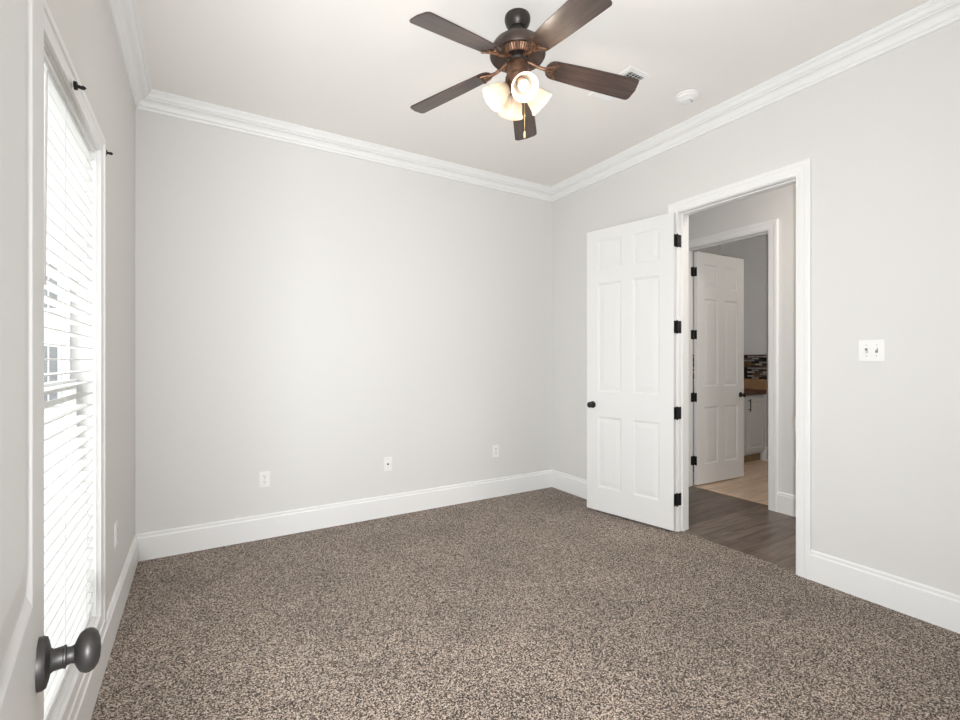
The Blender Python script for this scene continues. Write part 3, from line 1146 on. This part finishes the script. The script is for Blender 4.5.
# pull chains hang from the light kit
for (cx_, cy_, zb_) in ((0.012, -0.045, -0.60), (-0.060, -0.035, -0.53)):
    bm = bm_new()
    n = int((-0.40 - zb_) / 0.006)
    tube(bm, [(cx_ * 0.5, cy_ * 0.6, -0.365), (cx_ * 0.9, cy_ * 0.95, -0.386), (cx_, cy_, -0.41), (cx_, cy_, zb_)], 0.0013, 6)
    ch = obj('pull_chain', bm, M['brass'], fan, smooth=True)
    bm = bm_new()
    lathe(bm, [(0, 0.0), (0.003, -0.002), (0.0055, -0.012), (0.0065, -0.026), (0.0050, -0.036), (0, -0.039)], 14, Matrix.Translation((cx_, cy_, zb_)))
    obj('chain_fob', bm, M['splash_fob'], ch, smooth=True)

# ------------------------------------------------------------------ laundry room: cabinet, counter, splash
CY = 3.345
cab_x0, cab_x1 = 5.02, LX1 - 0.002
cb = empty('base_cabinet', ((cab_x0 + cab_x1) / 2, CY + 0.3, 0))
tag(cb, 'pale grey panelled base cabinet with a black bar pull under the wood counter', 'cabinet')
ox, oy = cb.location.x, cb.location.y
bm = bm_new()
box(bm, cab_x0 - ox, cab_x1 - ox, CY - oy, LY1 - 0.002 - oy, 0.105, 0.868)
obj('carcass', bm, M['cabinet'], cb)
bm = bm_new()
box(bm, cab_x0 + 0.01 - ox, cab_x1 - ox, CY + 0.05 - oy, LY1 - 0.01 - oy, -0.005, 0.105)
obj('toe_kick', bm, M['toe'], cb)
for (xa, xb, hs) in ((5.47, 5.915, -1), (5.935, 6.375, -1)):
    bm = bm_new()
    W, H = xb - xa, 0.70
    def V(x, z, d):
        return bm.verts.new((xa - ox + x, CY - 0.020 - oy + d, 0.135 + z))
    prev = None
    for ins, dep in ((0.0, 0.019), (0.0, 0.002), (0.002, 0.0), (0.055, 0.0), (0.062, 0.007), (0.070, 0.007), (0.100, 0.001)):
        ring = (V(ins, ins, dep), V(W - ins, ins, dep), V(W - ins, H - ins, dep), V(ins, H - ins, dep))
        if prev:
            for k in range(4):
                bm.faces.new((prev[k], prev[(k + 1) % 4], ring[(k + 1) % 4], ring[k]))
        else:
            bm.faces.new(ring[::-1])
        prev = ring
    bm.faces.new(prev)
    dr = obj('cabinet_door', bm, M['cabinet'], cb)
    bm = bm_new()
    px = (xa + 0.045 if hs < 0 else xb - 0.045) - ox
    py = CY - 0.020 - oy
    tube(bm, [(px, py - 0.032, 0.665), (px, py - 0.032, 0.825)], 0.006, 10)
    for zz in (0.690, 0.800):
        tube(bm, [(px, py, zz), (px, py - 0.032, zz)], 0.005, 8)
    obj('bar_pull', bm, M['black'], dr, smooth=True)

ct = empty('countertop', ((cab_x0 + cab_x1) / 2, CY + 0.3, 0.868))
tag(ct, 'dark brown wood countertop seen through the far doorway', 'countertop')
bm = bm_new()
box(bm, cab_x0 - 0.02 - ox, cab_x1 - ox, CY - 0.03 - oy, LY1 - 0.002 - oy, 0.0005, 0.062, bevel=0.006)
obj('top', bm, M['counter_edge'], ct)

bm = bm_new()
box(bm, cab_x0 - 0.3, LX1, LY1 - 0.012, LY1, 0.931, 1.065)
box(bm, LX1 - 0.012, LX1, CY - 0.03, LY1 - 0.012, 0.931, 1.065)
struct('trim_11', bm, M['splash_tan'], 'tan strip along the wall above the counter')
bm = bm_new()
box(bm, cab_x0 - 0.3, LX1, LY1 - 0.009, LY1, 1.065, 1.392)
box(bm, LX1 - 0.009, LX1, CY - 0.03, LY1 - 0.009, 1.065, 1.392)
struct('wall_splash_mosaic', bm, M['mosaic'], 'brown and grey mosaic tile strip above the counter')

# ------------------------------------------------------------------ outdoors, seen faintly between the slats
bm = bm_new()
box(bm, -40, XL - 0.2, -30, 40, -0.4, -0.3)
struct('ground', bm, M['ground'], 'pale ground outside the window')
nh = empty('neighbour_house', (-8.0, 12.5, -0.3), (0, 0, R(-90)))
tag(nh, 'pale house faintly visible outside between the blind slats', 'house')
bm = bm_new()
box(bm, -4, 0, -7, 6.2, 0, 4.4)
obj('wall', bm, M['siding'], nh)
bm = bm_new()
pr_ = [(-4.5, 4.3), (0.5, 4.3), (-2.0, 5.8)]
a_ = [bm.verts.new((x, -7.5, z)) for x, z in pr_]
b_ = [bm.verts.new((x, 6.7, z)) for x, z in pr_]
for i in range(3):
    bm.faces.new((a_[i], a_[(i + 1) % 3], b_[(i + 1) % 3], b_[i]))
bm.faces.new(a_[::-1])
bm.faces.new(b_)
obj('roof', bm, M['house_roof'], nh)
for y in (-5.6, -3.4, -1.2, 1.0, 3.0, 4.4, 5.42, 5.88):
    for z0 in (0.7, 2.6):
        bm = bm_new()
        box(bm, 0.0, 0.06, y - 0.17, y + 0.17, z0, z0 + 1.3)
        f = obj('house_window', bm, M['house_trim'], nh)
        bm = bm_new()
        box(bm, 0.055, 0.075, y - 0.14, y - 0.012, z0 + 0.06, z0 + 1.24)
        box(bm, 0.055, 0.075, y + 0.012, y + 0.14, z0 + 0.06, z0 + 1.24)
        obj('pane', bm, M['house_window'], f)
